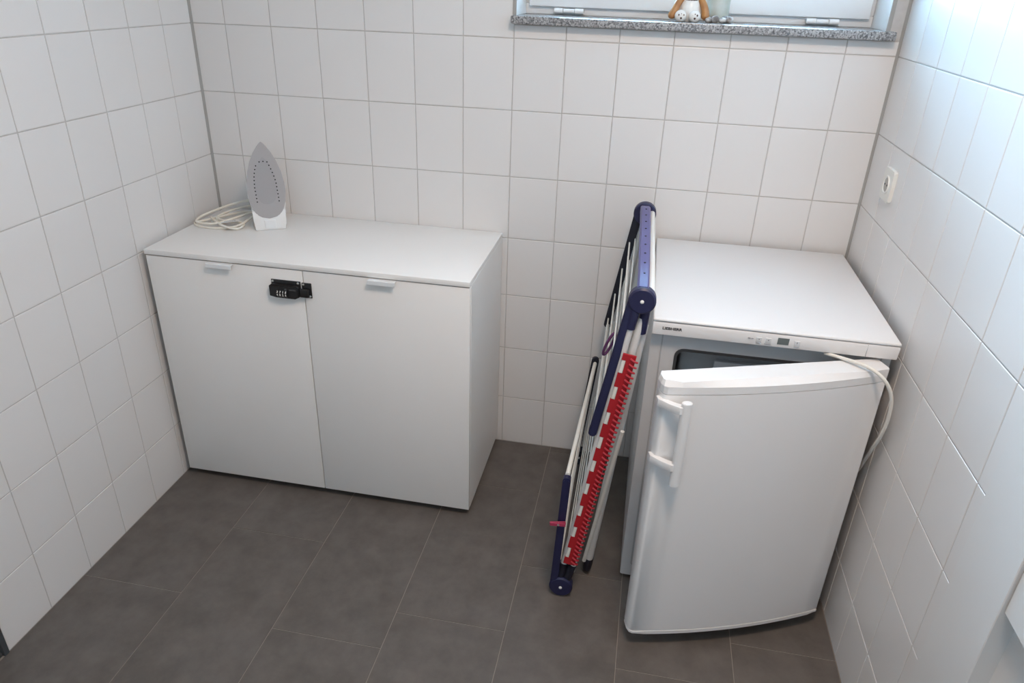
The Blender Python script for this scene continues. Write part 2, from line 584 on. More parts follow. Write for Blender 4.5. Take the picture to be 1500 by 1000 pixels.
bm = bmesh.new()
rect_frame(bm, fr0, fr1, fz0, fz1, 0.155, 0.22, 0.030, 0.030, 0.003)
link('window_frame', bm, 'pvc', win)
bm = bmesh.new()
rect_frame(bm, fr0 + 0.012, fr1 - 0.012, SILL + 0.0215, fz1 - 0.012, 0.140, 0.200, 0.065, 0.065, 0.004)
sash = link('window_sash', bm, 'pvc', win)
bm = bmesh.new()
a_box(bm, fr0 + 0.07, fr1 - 0.07, 0.168, 0.172, SILL + 0.08, fz1 - 0.07)
link('glass_pane', bm, 'glass', win, smooth=False)
for hx in (1.165, 1.888):
    bm = bmesh.new()
    a_tube(bm, [(hx - 0.044, 0.135, SILL + 0.012), (hx - 0.018, 0.135, SILL + 0.012)], 0.0075, 12)
    a_tube(bm, [(hx + 0.018, 0.135, SILL + 0.012), (hx + 0.044, 0.135, SILL + 0.012)], 0.0075, 12)
    a_tube(bm, [(hx - 0.0165, 0.135, SILL + 0.012), (hx + 0.0165, 0.135, SILL + 0.012)], 0.0062, 12)
    a_box(bm, hx - 0.044, hx - 0.018, 0.135, 0.158, SILL + 0.008, SILL + 0.017, 0.001)
    a_box(bm, hx + 0.018, hx + 0.044, 0.135, 0.158, SILL + 0.008, SILL + 0.017, 0.001)
    link('hinge', bm, 'pvc', win)

# ceiling lamp (out of the frame, it gives the room's warm light)
lamp = tag(empty('ceiling_lamp', (LAMP_XY[0], LAMP_XY[1], CEIL)), 'round white ceiling lamp lighting the laundry room', 'lamp')
bm = bmesh.new()
a_lathe(bm, [(0.0, 0.0), (0.25, 0.0), (0.25, -0.02), (0.23, -0.028), (0.0, -0.028)], (LAMP_XY[0], LAMP_XY[1], CEIL), 'z', 32)
link('lamp_base', bm, 'lamp_glass', lamp)
ld = bpy.data.lights.new('lamp_light', 'AREA')
ld.shape = 'DISK'; ld.size = 0.42; ld.energy = LAMP_POWER; ld.color = LAMP_COLOR
lo = bpy.data.objects.new('lamp_light', ld)
lo.location = (LAMP_XY[0], LAMP_XY[1], CEIL - 0.035)
COL.objects.link(lo)
lo.parent = lamp
lo.matrix_parent_inverse = world_of(lamp).inverted()

# ------------------------------------------------------------------ white cabinet
CX0, CX1, CYF, CTOP = 0.022, 1.008, -0.450, 0.8155
cab = tag(empty('storage_cabinet', ((CX0 + CX1) / 2, -0.225, 0)), 'white two-door storage cabinet with a black combination lock on its doors', 'cabinet')
DZ0, DZ1 = 0.026, 0.7985
bm = bmesh.new()
a_box(bm, CX0, CX0 + 0.018, CYF + 0.021, -0.004, DZ0, CTOP - 0.0155, 0.0006)
link('side_panel', bm, 'cab', cab)
bm = bmesh.new()
a_box(bm, CX1 - 0.018, CX1, CYF + 0.0208, -0.004, DZ0, CTOP - 0.0155, 0.0008)
link('side_panel', bm, 'cab', cab)
bm = bmesh.new()
a_box(bm, CX0 + 0.018, CX1 - 0.018, CYF + 0.022, -0.012, DZ0, DZ0 + 0.018)
link('bottom_panel', bm, 'cab', cab, smooth=False)
bm = bmesh.new()
a_box(bm, CX0 + 0.018, CX1 - 0.018, -0.012, -0.006, DZ0, CTOP - 0.0155)
link('back_panel', bm, 'cab', cab, smooth=False)
bm = bmesh.new()
a_box(bm, CX0, CX1, CYF, -0.002, CTOP - 0.0150, CTOP, 0.0009, 2)
link('top_panel', bm, 'cab', cab)
for fx_, fy_ in ((CX0 + 0.05, -0.39), (CX1 - 0.05, -0.39), (CX0 + 0.05, -0.05), (CX1 - 0.05, -0.05)):
    bm = bmesh.new()
    a_lathe(bm, [(0.018, 0.0), (0.020, 0.004), (0.016, DZ0 + 0.001)], (fx_, fy_, 0.0), 'z', 16)
    link('foot', bm, 'cab_dark', cab)
SEAM = 0.5165
for x0, x1, hx in ((CX0 + 0.0015, SEAM - 0.0013, 0.264), (SEAM + 0.0013, CX1 - 0.0006, 0.757)):
    bm = bmesh.new()
    a_box(bm, x0, x1, CYF + 0.003, CYF + 0.020, DZ0, DZ1 - 0.0016, 0.0008, 2)
    d = link('door', bm, 'cab', cab)
    bm = bmesh.new()                              # folded edge pull hooked over the door's top edge
    a_box(bm, hx - 0.040, hx + 0.040, CYF - 0.013, CYF + 0.003, DZ1 - 0.0045, DZ1 - 0.002, 0.0008)
    a_box(bm, hx - 0.040, hx + 0.040, CYF - 0.014, CYF - 0.0115, DZ1 - 0.0150, DZ1 - 0.002, 0.0008)
    link('pull_handle', bm, 'handle_white', d)

# combination lock
lk = bmesh.new()
LY = CYF + 0.003
a_box(lk, 0.418, 0.5085, LY - 0.003, LY, 0.722, 0.764, 0.0012, 2)
lock = link('combination_lock', lk, 'black', cab)
tag(lock, label='black sliding combination lock with white digits')
bm = bmesh.new()
a_prism(bm, [(0.416, 0.717), (0.416, 0.748), (0.424, 0.753), (0.498, 0.753), (0.507, 0.748), (0.507, 0.720), (0.494, 0.713), (0.436, 0.713)],
        lambda p: Vector((p[0], LY - 0.018, p[1])), lambda p: Vector((p[0], LY - 0.002, p[1])), 0.003, 2)
link('lock_body', bm, 'black', lock)
for i in range(4):
    x = 0.4455 + i * 0.0085
    bm = bmesh.new()
    a_lathe(bm, [(0.0, -0.0034), (0.0112, -0.0034), (0.0120, -0.0028), (0.0120, 0.0028), (0.0112, 0.0034), (0.0, 0.0034)], (x, LY - 0.0145, 0.729), 'x', 20)
    w = link('dial_wheel', bm, 'black', lock)
    for ang, dg in ((32, str((3 + 4 * i) % 10)), (-8, str((4 + 4 * i) % 10))):
        a = math.radians(ang)
        mt = Matrix.Translation((x, LY - 0.0145, 0.729)) @ Matrix.Rotation(-a, 4, 'X') @ Matrix.Translation((0, -0.0122, -0.003)) @ FACE_NEG_Y
        text_mesh('digit', dg, 0.0085, mt, 'white_print', lock, bold=0.0003, align='CENTER')
bm = bmesh.new()
a_box(bm, 0.512, 0.541, LY - 0.003, LY, 0.716, 0.762, 0.0012, 2)
a_box(bm, 0.509, 0.534, LY - 0.014, LY - 0.003, 0.720, 0.745, 0.002, 2)
link('strike_plate', bm, 'black', lock)
bm = bmesh.new()
a_tube(bm, [(0.48, LY - 0.0195, 0.742), (0.500, LY - 0.0195, 0.742)], 0.0022, 10)
a_ball(bm, (0.468, LY - 0.0175, 0.741), 0.004, 0.003, 0.004)
link('slide_bolt', bm, 'dark_metal', lock)
for sx, sz in ((0.4235, 0.7585), (0.501, 0.7580), (0.5175, 0.7565), (0.5355, 0.7215)):
    bm = bmesh.new()
    a_lathe(bm, [(0.0038, 0.0005), (0.0034, -0.0016), (0.0018, -0.0026), (0.0, -0.0029)], (sx, LY - 0.003, sz), 'y', 14)
    link('screw', bm, 'screw', lock)

# ------------------------------------------------------------------ steam iron standing on its heel
IA = math.radians(30)                            # the sole looks towards the door side of the room
IB = Vector((0.276, -0.163, CTOP))
IM = Matrix.Translation(IB) @ Matrix.Rotation(IA, 4, 'Z')
TILT = Matrix.Rotation(math.radians(-5), 4, 'X')  # tip leans back
iron = tag(empty('steam_iron', tuple(IB), IA), 'white steam iron standing upright on its heel showing the grey perforated soleplate', 'iron')


def sole_half(t):
    """half width of the soleplate at height fraction t (0 heel, 1 tip)"""
    pts = [(0.0, 0.0), (0.02, 0.022), (0.06, 0.036), (0.12, 0.0455), (0.22, 0.0535), (0.35, 0.0570), (0.48, 0.0555), (0.62, 0.0495), (0.75, 0.0395), (0.86, 0.0268), (0.94, 0.0140), (0.985, 0.005), (1.0, 0.0)]
    for (a, ya), (b, yb) in zip(pts, pts[1:]):
        if a <= t <= b: return ya + (yb - ya) * (t - a) / (b - a)
    return 0


SZ0, SZ1 = 0.036, 0.272
ts = [0, .008, .02, .04, .06, .09, .12, .17, .22, .28, .35, .42, .48, .55, .62, .69, .75, .81, .86, .90, .94, .97, .985, 1.0]
outline = [(sole_half(t), SZ0 + (SZ1 - SZ0) * t) for t in ts] + [(-sole_half(t), SZ0 + (SZ1 - SZ0) * t) for t in reversed(ts[1:-1])]
IL = IM @ TILT


def ip(x, y, z): return IL @ Vector((x, y, z))


YS = -0.030                                      # sole face in local y
bm = bmesh.new()
a_prism(bm, outline, lambda p: ip(p[0], YS, p[1]), lambda p: ip(p[0], YS + 0.007, p[1]), 0.0015, 2)
sole = link('soleplate', bm, 'iron_sole', iron)
inner = [(sx * 0.58, SZ0 + 0.045 + (z - SZ0) * 0.62) for sx, z in outline]
bm = bmesh.new()
a_prism(bm, inner, lambda p: ip(p[0], YS - 0.0004, p[1]), lambda p: ip(p[0], YS + 0.002, p[1]), 0.0002, 1)
link('inner_plate', bm, 'iron_sole_dark', sole)
hole_pts = []
for k in range(11): hole_pts.append((-0.0335 + 0.0105 * max(0, (k - 6) / 4.0) ** 2 * 0.7 + 0.0015 * abs(k - 4) * 0.4, 0.090 + k * 0.0111))
for k in range(11): hole_pts.append((0.0345 - 0.012 * max(0, (k - 5) / 5.0) ** 1.5 - 0.0006 * k, 0.090 + k * 0.0111))
hole_pts += [(-0.011, 0.2125), (0.0005, 0.2135), (0.012, 0.2115)]
for hx, hz in hole_pts:
    bm = bmesh.new()
    a_prism(bm, [(0.0021 * math.cos(a * math.pi / 4), 0.0021 * math.sin(a * math.pi / 4)) for a in range(8)],
            lambda p: ip(hx + p[0], YS - 0.0008, hz + p[1]), lambda p: ip(hx + p[0], YS + 0.001, hz + p[1]))
    link('steam_hole', bm, 'hole', sole, smooth=False)
# body behind the sole: lofted sections
bm = bmesh.new()
rings = []
for yy, s, zb, zt in ((YS + 0.007, 1.0, 0.030, SZ1 - 0.002), (YS + 0.020, 0.98, 0.010, SZ1 - 0.010), (YS + 0.040, 0.92, 0.002, SZ1 - 0.035), (YS + 0.058, 0.70, 0.002, 0.17), (YS + 0.066, 0.5, 0.004, 0.12)):
    rg = []
    for t in ts[:-1]:
        hw = max(sole_half(t), 0.050 if t < 0.30 else 0) * s
        rg.append((hw, zb + (zt - zb) * t))
    full = rg + [(0, zt)] + [(-a, b) for a, b in reversed(rg)]
    rings.append([bm.verts.new(ip(a, yy, b)) for a, b in full])
for A, B in zip(rings, rings[1:]):
    n = len(A)
    for k in range(n): bm.faces.new((A[k], A[(k + 1) % n], B[(k + 1) % n], B[k]))
bm.faces.new(rings[0]); bm.faces.new(rings[-1])
bmesh.ops.remove_doubles(bm, verts=bm.verts, dist=1e-5)
link('body', bm, 'iron_white', iron, angle=50)
bm = bmesh.new()                                  # heel block it stands on
def im(x, y, z): return IM @ Vector((x, y, z))
poly = [(-0.0455, -0.026), (0.0455, -0.026), (0.0470, 0.02), (0.040, 0.075), (-0.040, 0.075), (-0.0470, 0.02)]
A, B = a_prism(bm, poly, lambda p: im(p[0], p[1], 0.0), lambda p: im(p[0] * 1.12, p[1] * 1.0 + 0.002, 0.066), 0.003, 2)
heel = link('heel', bm, 'iron_white', iron)
bm = bmesh.new()
a_prism(bm, [(-0.016, 0.006), (0.016, 0.006), (0.017, 0.033), (-0.017, 0.033)], lambda p: im(p[0], -0.0272, p[1]), lambda p: im(p[0], -0.024, p[1]), 0.0006, 1)
link('heel_badge', bm, 'handle_white', heel)
bm = bmesh.new()                                  # handle at the back
hp = smooth_path([ip(0, 0.03, 0.055), ip(0, 0.072, 0.060), ip(0, 0.092, 0.095), ip(0, 0.094, 0.145), ip(0, 0.082, 0.190), ip(0, 0.045, 0.215), ip(0, 0.012, 0.222)], 6)
a_tube(bm, hp, 0.014, 14)
link('handle', bm, 'iron_white', iron)
# its cable, coiled beside it
C = CTOP + 0.0036
def cp(x, y, h=0.0): return (x, y, C + h)
path = [ip(-0.01, 0.085, 0.045), cp(0.225, -0.055, 0.030), cp(0.170, -0.050, 0.008), cp(0.120, -0.085, 0.010), cp(0.060, -0.170, 0.006), cp(0.032, -0.198, 0.002), cp(0.060, -0.222, 0.000),
        cp(0.125, -0.226, 0.000), cp(0.180, -0.200, 0.004), cp(0.200, -0.130, 0.020), cp(0.192, -0.060, 0.034), cp(0.150, -0.030, 0.040), cp(0.100, -0.060, 0.034), cp(0.055, -0.130, 0.022), cp(0.036, -0.180, 0.013),
        cp(0.050, -0.212, 0.009), cp(0.105, -0.212, 0.009), cp(0.150, -0.160, 0.016), cp(0.188, -0.090, 0.026), cp(0.175, -0.040, 0.026), cp(0.115, -0.050, 0.018), cp(0.082, -0.115, 0.012), cp(0.086, -0.158, 0.011),
        cp(0.130, -0.178, 0.010), cp(0.185, -0.170, 0.004), cp(0.190, -0.215, 0.001), cp(0.150, -0.225, 0.0085), cp(0.100, -0.190, 0.010), cp(0.070, -0.165, 0.013)]
bm = bmesh.new()
a_tube(bm, smooth_path(path, 7), 0.0041, 8)
cord = link('power_cord', bm, 'cable_cream', iron)
bm = bmesh.new()
a_prism(bm, [(-0.028, -0.010), (0.028, -0.010), (0.028, 0.010), (-0.028, 0.010)],
        lambda p: Vector((0.150 + p[0] * 0.95 - p[1] * 0.3, -0.188 + p[0] * 0.35 + p[1], C + 0.0135 + p[0] * 0.1)), lambda p: Vector((0.150 + p[0] * 0.95 - p[1] * 0.3, -0.188 + p[0] * 0.35 + p[1], C + 0.0145 + p[0] * 0.1)), 0.0002, 1)
tg = link('cord_tag', bm, 'white_print', cord)
bm = bmesh.new()
for k in range(6):
    px = -0.017 + 0.006 * k
    a_prism(bm, [(px, -0.004), (px + 0.0032, -0.004), (px + 0.0032, 0.004), (px, 0.004)],
            lambda p: Vector((0.150 + p[0] * 0.95 - p[1] * 0.3, -0.188 + p[0] * 0.35 + p[1], C + 0.0144 + p[0] * 0.1)), lambda p: Vector((0.150 + p[0] * 0.95 - p[1] * 0.3, -0.188 + p[0] * 0.35 + p[1], C + 0.0149 + p[0] * 0.1)))
link('tag_print', bm, 'ink_grey', cord, smooth=False)
bm = bmesh.new()                                  # flat plug lying under the loops
a_box(bm, 0.070, 0.105, -0.172, -0.158, C - 0.0030, C + 0.008, 0.003, 2)
a_tube(bm, [(0.105, -0.161, C + 0.003), (0.122, -0.161, C + 0.003)], 0.002, 8)
a_tube(bm, [(0.105, -0.170, C + 0.003), (0.122, -0.170, C + 0.003)], 0.002, 8)
link('plug', bm, 'cable_cream', iron)

# ------------------------------------------------------------------ under-counter freezer
FX0, FX1, FYF, FYB, FTOP = 1.502, 2.052, -0.605, -0.022, 0.851
fr = tag(empty('freezer', (1.777, -0.31, 0)), 'white under-counter freezer with its door ajar beside the tiled wall', 'freezer')
BZ0, BZ1 = 0.014, 0.809
CXa, CXb, CZa, CZb = 1.566, 1.992, 0.105, 0.762   # cavity
bm = bmesh.new()


def rrect(x0, x1, z0, z1, r, n=5):
    out = []
    for cx, cz, a0 in ((x1 - r, z1 - r, 0), (x0 + r, z1 - r, 90), (x0 + r, z0 + r, 180), (x1 - r, z0 + r, 270)):
        for k in range(n + 1):
            a = math.radians(a0 + 90 * k / n)
            out.append((cx + r * math.cos(a), cz + r * math.sin(a)))
    return out


def shell(bm, outer, inner, y0, y1):
    """front ring face between two loops of equal length at y0, outer walls back to y1"""
    O = [bm.verts.new((a, y0, b)) for a, b in outer]
    I = [bm.verts.new((a, y0, b)) for a, b in inner]
    O2 = [bm.verts.new((a, y1, b)) for a, b in outer]
    n = len(O)
    for k in range(n):
        q = (k + 1) % n
        bm.faces.new((O[k], O[q], I[q], I[k])); bm.faces.new((O[k], O[q], O2[q], O2[k]))
    bm.faces.new(O2)
    return I


I = shell(bm, rrect(FX0, FX1, BZ0, BZ1, 0.006), rrect(CXa, CXb, CZa, CZb, 0.020), FYF, FYB)
I2 = [bm.verts.new((v.co.x, -0.12, v.co.z)) for v in I]
n = len(I)
for k in range(n): bm.faces.new((I[k], I[(k + 1) % n], I2[(k + 1) % n], I2[k]))
bm.faces.new(I2)
link('body', bm, 'fridge_body', fr, angle=30)
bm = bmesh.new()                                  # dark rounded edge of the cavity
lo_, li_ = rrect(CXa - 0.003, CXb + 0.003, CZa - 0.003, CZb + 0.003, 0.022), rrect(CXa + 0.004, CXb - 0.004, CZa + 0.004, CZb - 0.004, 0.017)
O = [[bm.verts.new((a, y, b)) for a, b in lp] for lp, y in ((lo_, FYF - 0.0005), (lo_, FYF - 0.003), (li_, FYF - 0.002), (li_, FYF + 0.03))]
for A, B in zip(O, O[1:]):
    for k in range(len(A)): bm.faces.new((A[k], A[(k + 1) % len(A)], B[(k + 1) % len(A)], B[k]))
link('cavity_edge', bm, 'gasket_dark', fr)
bm = bmesh.new()                                  # raised frame line on the front flange
lo_, li_ = rrect(FX0 + 0.026, FX1 - 0.020, BZ0 + 0.040, BZ1 - 0.003, 0.008), rrect(FX0 + 0.029, FX1 - 0.023, BZ0 + 0.043, BZ1 - 0.006, 0.006)
O = [[bm.verts.new((a, y, b)) for a, b in lp] for lp, y in ((lo_, FYF + 0.001), (lo_, FYF - 0.002), (li_, FYF - 0.002), (li_, FYF + 0.001))]
for A, B in zip(O, O[1:]):
    for k in range(len(A)): bm.faces.new((A[k], A[(k + 1) % len(A)], B[(k + 1) % len(A)], B[k]))
link('flange_rib', bm, 'gasket', fr)
for z0, z1 in ((0.115, 0.315), (0.325, 0.535), (0.545, 0.735)):
    bm = bmesh.new()
    a_box(bm, CXa + 0.015, CXb - 0.015, FYF + 0.055, FYF + 0.42, z0, z1, 0.008, 2)
    dr = link('freezer_drawer', bm, 'drawer', fr)
    bm = bmesh.new()
    a_box(bm, CXa + 0.10, CXb - 0.10, FYF + 0.040, FYF + 0.055, z1 - 0.045, z1 - 0.015, 0.003, 2)
    link('drawer_grip', bm, 'liner', dr)
for fx_ in (FX0 + 0.05, FX1 - 0.05):
    for fy_ in (-0.55, -0.08):
        bm = bmesh.new()
        a_lathe(bm, [(0.018, 0.0), (0.018, 0.006), (0.012, BZ0 + 0.001)], (fx_, fy_, 0), 'z', 14)
        link('foot', bm, 'black', fr)
bm = bmesh.new()                                  # worktop plate and fascia
a_box(bm, FX0 - 0.001, FX1 + 0.003, -0.634, FYB + 0.002, 0.8425, FTOP, 0.004, 3)
link('top_plate', bm, 'fridge', fr)
bm = bmesh.new()
a_prism(bm, [(-0.632, 0.8415), (-0.634, 0.836), (-0.630, 0.8085), (-0.560, 0.8085), (-0.560, 0.8415)],
        lambda p: Vector((FX0, p[0], p[1])), lambda p: Vector((FX1 + 0.002, p[0], p[1])), 0.001, 2)
fas = link('control_fascia', bm, 'fridge_fascia', fr)
# lettering and controls: fascia face runs from (-0.634, .836) to (-.630,.8085)
fa = math.atan2(0.004, 0.0275)
def fas_m(x, z):
    y = -0.634 + (0.836 - z) / 0.0275 * 0.004
    return Matrix.Translation((x, y - 0.0002, z)) @ Matrix.Rotation(fa, 4, 'X') @ FACE_NEG_Y
text_mesh('brand_lettering', 'LIEBHERR', 0.0102, fas_m(1.5245, 0.8235), 'ink', fas, bold=0.0003, sx=1.06)
def fas_box(name, x0, x1, z0, z1, m, t=0.0006, parent=fas):
    bm = bmesh.new()
    a_box(bm, x0, x1, 0, 0, 0, 0)
    bm.clear()
    vs_ = a_box(bm, -(x1 - x0) / 2, (x1 - x0) / 2, -(z1 - z0) / 2, (z1 - z0) / 2, -0.001, t, min(0.0005, t * 0.5))
    bmesh.ops.transform(bm, matrix=fas_m((x0 + x1) / 2, (z0 + z1) / 2), verts=bm.verts)
    return link(name, bm, m, parent)
fas_box('display_screen', 1.789, 1.8145, 0.8165, 0.8345, 'lcd')
fas_box('button', 1.741, 1.7535, 0.8185, 0.8305, 'handle_white', 0.0012)
fas_box('button', 1.762, 1.7745, 0.8185, 0.8305, 'handle_white', 0.0012)
fas_box('button', 1.8265, 1.839, 0.8185, 0.8305, 'handle_white', 0.0012)
for x0, x1, z0, z1 in ((1.722, 1.728, 0.8245, 0.8268), (1.7295, 1.735, 0.8245, 0.8262), (1.746, 1.7495, 0.8235, 0.8268), (1.7670, 1.7705, 0.8230, 0.8268), (1.8315, 1.8340, 0.8225, 0.8285),
                       (1.7425, 1.7525, 0.8140, 0.8152), (1.7605, 1.7760, 0.8138, 0.8150), (1.8270, 1.8385, 0.8140, 0.8150)):
    fas_box('print_mark', x0, x1, z0, z1, 'ink_grey', 0.0014)
bm = bmesh.new()                                  # hinge cover joint at the right end of the fascia
a_box(bm, 1.9850, 1.9856, -0.6338, -0.628, 0.810, 0.840)
link('fascia_joint', bm, 'gasket', fas, smooth=False)

# the door, ajar about twenty degrees, hinged at the wall side
H0 = Vector((2.036, -0.664, 0)); FREE = Vector((1.534, -0.851, 0))
dd = (FREE - H0); DLN = dd.length; dd.normalize()
nn = Vector((dd.y, -dd.x, 0))                     # away from the body
if nn.y > 0: nn = -nn
def dp(s, o_, z): 
    """s along the door from the hinge, o_ outward, z up"""
    v = H0 + dd * s + nn * o_
    return Vector((v.x, v.y, z))
THK = 0.052
NS = 18
def door_outline(bow, inset=0.0, r=0.012):
    pts = [(inset, -THK + inset * 0.5)]
    pts.append((DLN - 0.012 - inset, -THK + inset * 0.5))
    pts.append((DLN - 0.002 - inset, -THK + 0.010))
    pts.append((DLN - inset, -0.020))
    pts.append((DLN - 0.003 - inset, -0.007))
    pts.append((DLN - 0.010 - inset, -0.001 - inset * 0.6))
    for k in range(1, NS):
        u = 1 - k / NS
        s = 0.004 + (DLN - 0.016) * u
        pts.append((s, bow * 4 * u * (1 - u) - inset * 0.6))
    pts.append((0.003 + inset, -0.002 - inset))
    pts.append((inset, -0.008 - inset))
    return pts
DB, DT, DCAP = 0.046, 0.8000, 0.7700
bow = 0.020
door = None
bm = bmesh.new()
o1 = door_outline(bow)
a_prism(bm, o1, lambda p: dp(p[0], p[1], DB + 0.012), lambda p: dp(p[0], p[1], DCAP - 0.0015), 0.0006, 1)
door = link('door', bm, 'fridge', fr, angle=40)
bm = bmesh.new()                                  # bottom rim
a_prism(bm, [(p[0], p[1] + (0.0015 if p[1] > -0.03 else 0)) for p in o1], lambda p: dp(p[0], p[1], DB), lambda p: dp(p[0], p[1], DB + 0.0105), 0.002, 2)
link('bottom_rim', bm, 'fridge_fascia', door, angle=40)
bm = bmesh.new()                                  # top cap with a sloping front
o2 = [(p[0], min(p[1], 0.002)) if i > 5 else (p[0] - (0.004 if i > 1 else 0), min(p[1], -0.013)) for i, p in enumerate(o1)]
R0 = [bm.verts.new(dp(a, b, DCAP)) for a, b in o1]
R1 = [bm.verts.new(dp(a, b, DT - 0.012)) for a, b in o1]
R2 = [bm.verts.new(dp(a, b, DT)) for a, b in o2]
for A, B in ((R0, R1), (R1, R2)):
    for k in range(len(A)): bm.faces.new((A[k], A[(k + 1) % len(A)], B[(k + 1) % len(A)], B[k]))
bm.faces.new(R0); bm.faces.new(R2)
link('door_cap', bm, 'fridge', door, angle=14)
bm = bmesh.new()                                  # gasket on the inner side
for s0, s1, z0, z1 in ((0.030, DLN - 0.03, 0.065, 0.083), (0.030, DLN - 0.03, 0.755, 0.773), (0.030, 0.048, 0.083, 0.755), (DLN - 0.048, DLN - 0.03, 0.083, 0.755)):
    a_prism(bm, [(s0, z0), (s1, z0), (s1, z1), (s0, z1)], lambda p: dp(p[0], -THK + 0.001, p[1]), lambda p: dp(p[0], -THK - 0.009, p[1]), 0.002, 1)
link('door_gasket', bm, 'gasket', door)
# grip: two brackets and a bar
def dbox(bm, s0, s1, o0, o1_, z0, z1, bev):
    a_prism(bm, [(s0, o0), (s1, o0), (s1, o1_), (s0, o1_)], lambda p: dp(p[0], p[1], z0), lambda p: dp(p[0], p[1], z1), bev, 2)
HS = DLN - 0.043
hb = bmesh.new()
a_prism(hb, [(HS + 0.012 * math.cos(a * math.pi / 8), 0.031 + 0.009 * math.sin(a * math.pi / 8)) for a in range(16)],
        lambda p: dp(p[0], p[1], 0.548), lambda p: dp(p[0], p[1], 0.766), 0.0012, 2)
grip = link('door_grip', hb, 'fridge', door)
for zc in (0.757, 0.608):
    bm = bmesh.new()
    poly = [(DLN + 0.006, -0.022), (DLN + 0.007, -0.006), (DLN - 0.010, 0.018), (HS + 0.016, 0.036), (HS + 0.004, 0.036), (HS + 0.004, 0.024), (DLN - 0.024, 0.012), (DLN - 0.010, -0.002), (DLN - 0.004, -0.022)]
    a_prism(bm, poly, lambda p: dp(p[0], p[1], zc - 0.018), lambda p: dp(p[0], p[1], zc), 0.001, 1)
    link('grip_bracket', bm, 'fridge', grip)
# mains lead hanging over the hinge side
bm = bmesh.new()
a_tube(bm, smooth_path([(1.900, -0.622, 0.8025), (1.936, -0.648, 0.8060), (1.974, -0.684, 0.8110), (2.008, -0.706, 0.797), (2.036, -0.706, 0.756), (2.047, -0.700, 0.700), (2.049, -0.686, 0.640), (2.051, -0.655, 0.582), (2.057, -0.625, 0.540), (2.0625, -0.56, 0.44), (2.0625, -0.40, 0.30), (2.0625, -0.20, 0.22)], 6), 0.0042, 10)
link('mains_lead', bm, 'cable', fr)

# ------------------------------------------------------------------ folded clothes airer leaning on the freezer
rk = tag(empty('drying_rack', (1.36, -0.40, 0)), 'folded navy and white clothes drying rack with a red clip strip leaning on the freezer', 'drying rack')
TF, TB = Vector((1.4685, -0.690, 0.918)), Vector((1.4560, -0.105, 0.950))     # upper joints, front and back
BF, BB = Vector((1.3400, -0.705, 0.0345)), Vector((1.3300, -0.115, 0.060))    # lower joints
AF, AB = Vector((1.3850, -0.700, 0.545)), Vector((1.3780, -0.100, 0.565))     # ends of the upper wing arms
CF, CB = Vector((1.3340, -0.715, 0.418)), Vector((1.3520, -0.105, 0.440))     # ends of the lower wing arms


def bar(bm, a, b, w, th, bev=0.003, up=Vector((0, 1, 0)), round_b=True):
    """flat bar from a to b, w wide across (seen from y), th thick along y"""
    t = (b - a); L = t.length; t.normalize()
    side = t.cross(up).normalized()
    upv = side.cross(t).normalized()
    poly = [(0, -w / 2), (L - w / 2, -w / 2)]
    poly += [(L - w / 2 + math.cos(q) * w / 2, math.sin(q) * w / 2) for q in [math.radians(x) for x in (-67, -45, -22, 0, 22, 45, 67)]]
    poly += [(L - w / 2, w / 2), (0, w / 2)]
    a_prism(bm, poly, lambda p: a + t * p[0] + side * p[1] - upv * th / 2, lambda p: a + t * p[0] + side * p[1] + upv * th / 2, bev, 2)


for cpos, r_, m_ in ((TF, 0.0315, 'navy'), (TB, 0.0330, 'navy'), (BF, 0.0330, 'navy'), (BB, 0.0330, 'navy_shaded')):
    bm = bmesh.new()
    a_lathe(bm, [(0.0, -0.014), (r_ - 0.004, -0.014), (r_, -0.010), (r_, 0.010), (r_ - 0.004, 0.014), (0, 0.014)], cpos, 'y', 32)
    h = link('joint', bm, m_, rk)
    bm = bmesh.new()
    a_lathe(bm, [(0.0045, -0.013), (0.0045, -0.0155), (0.0028, -0.0170), (0.0, -0.0175)], cpos, 'y', 14)
    link('pin', bm, 'white_print', h)
# upper joint sockets
for nm, a, b in (('socket', TF + Vector((-0.012, 0.0, -0.010)), TF + Vector((-0.0205, 0.0, -0.074))), ('socket', TF + Vector((0.012, 0.010, 0.0)), TF + Vector((0.0060, 0.018, -0.090))),
                 ('socket', BF + Vector((0.010, 0.002, 0.0)), BF + Vector((0.026, 0.004, 0.074))), ('socket', BF + Vector((-0.006, 0.002, 0.0)), BF + Vector((0.003, 0.004, 0.078)))):
    bm = bmesh.new()
    a_tube(bm, [a, b], 0.0125, 16)
    link(nm, bm, 'navy_shaded' if a.z < 0.5 else 'navy', rk)
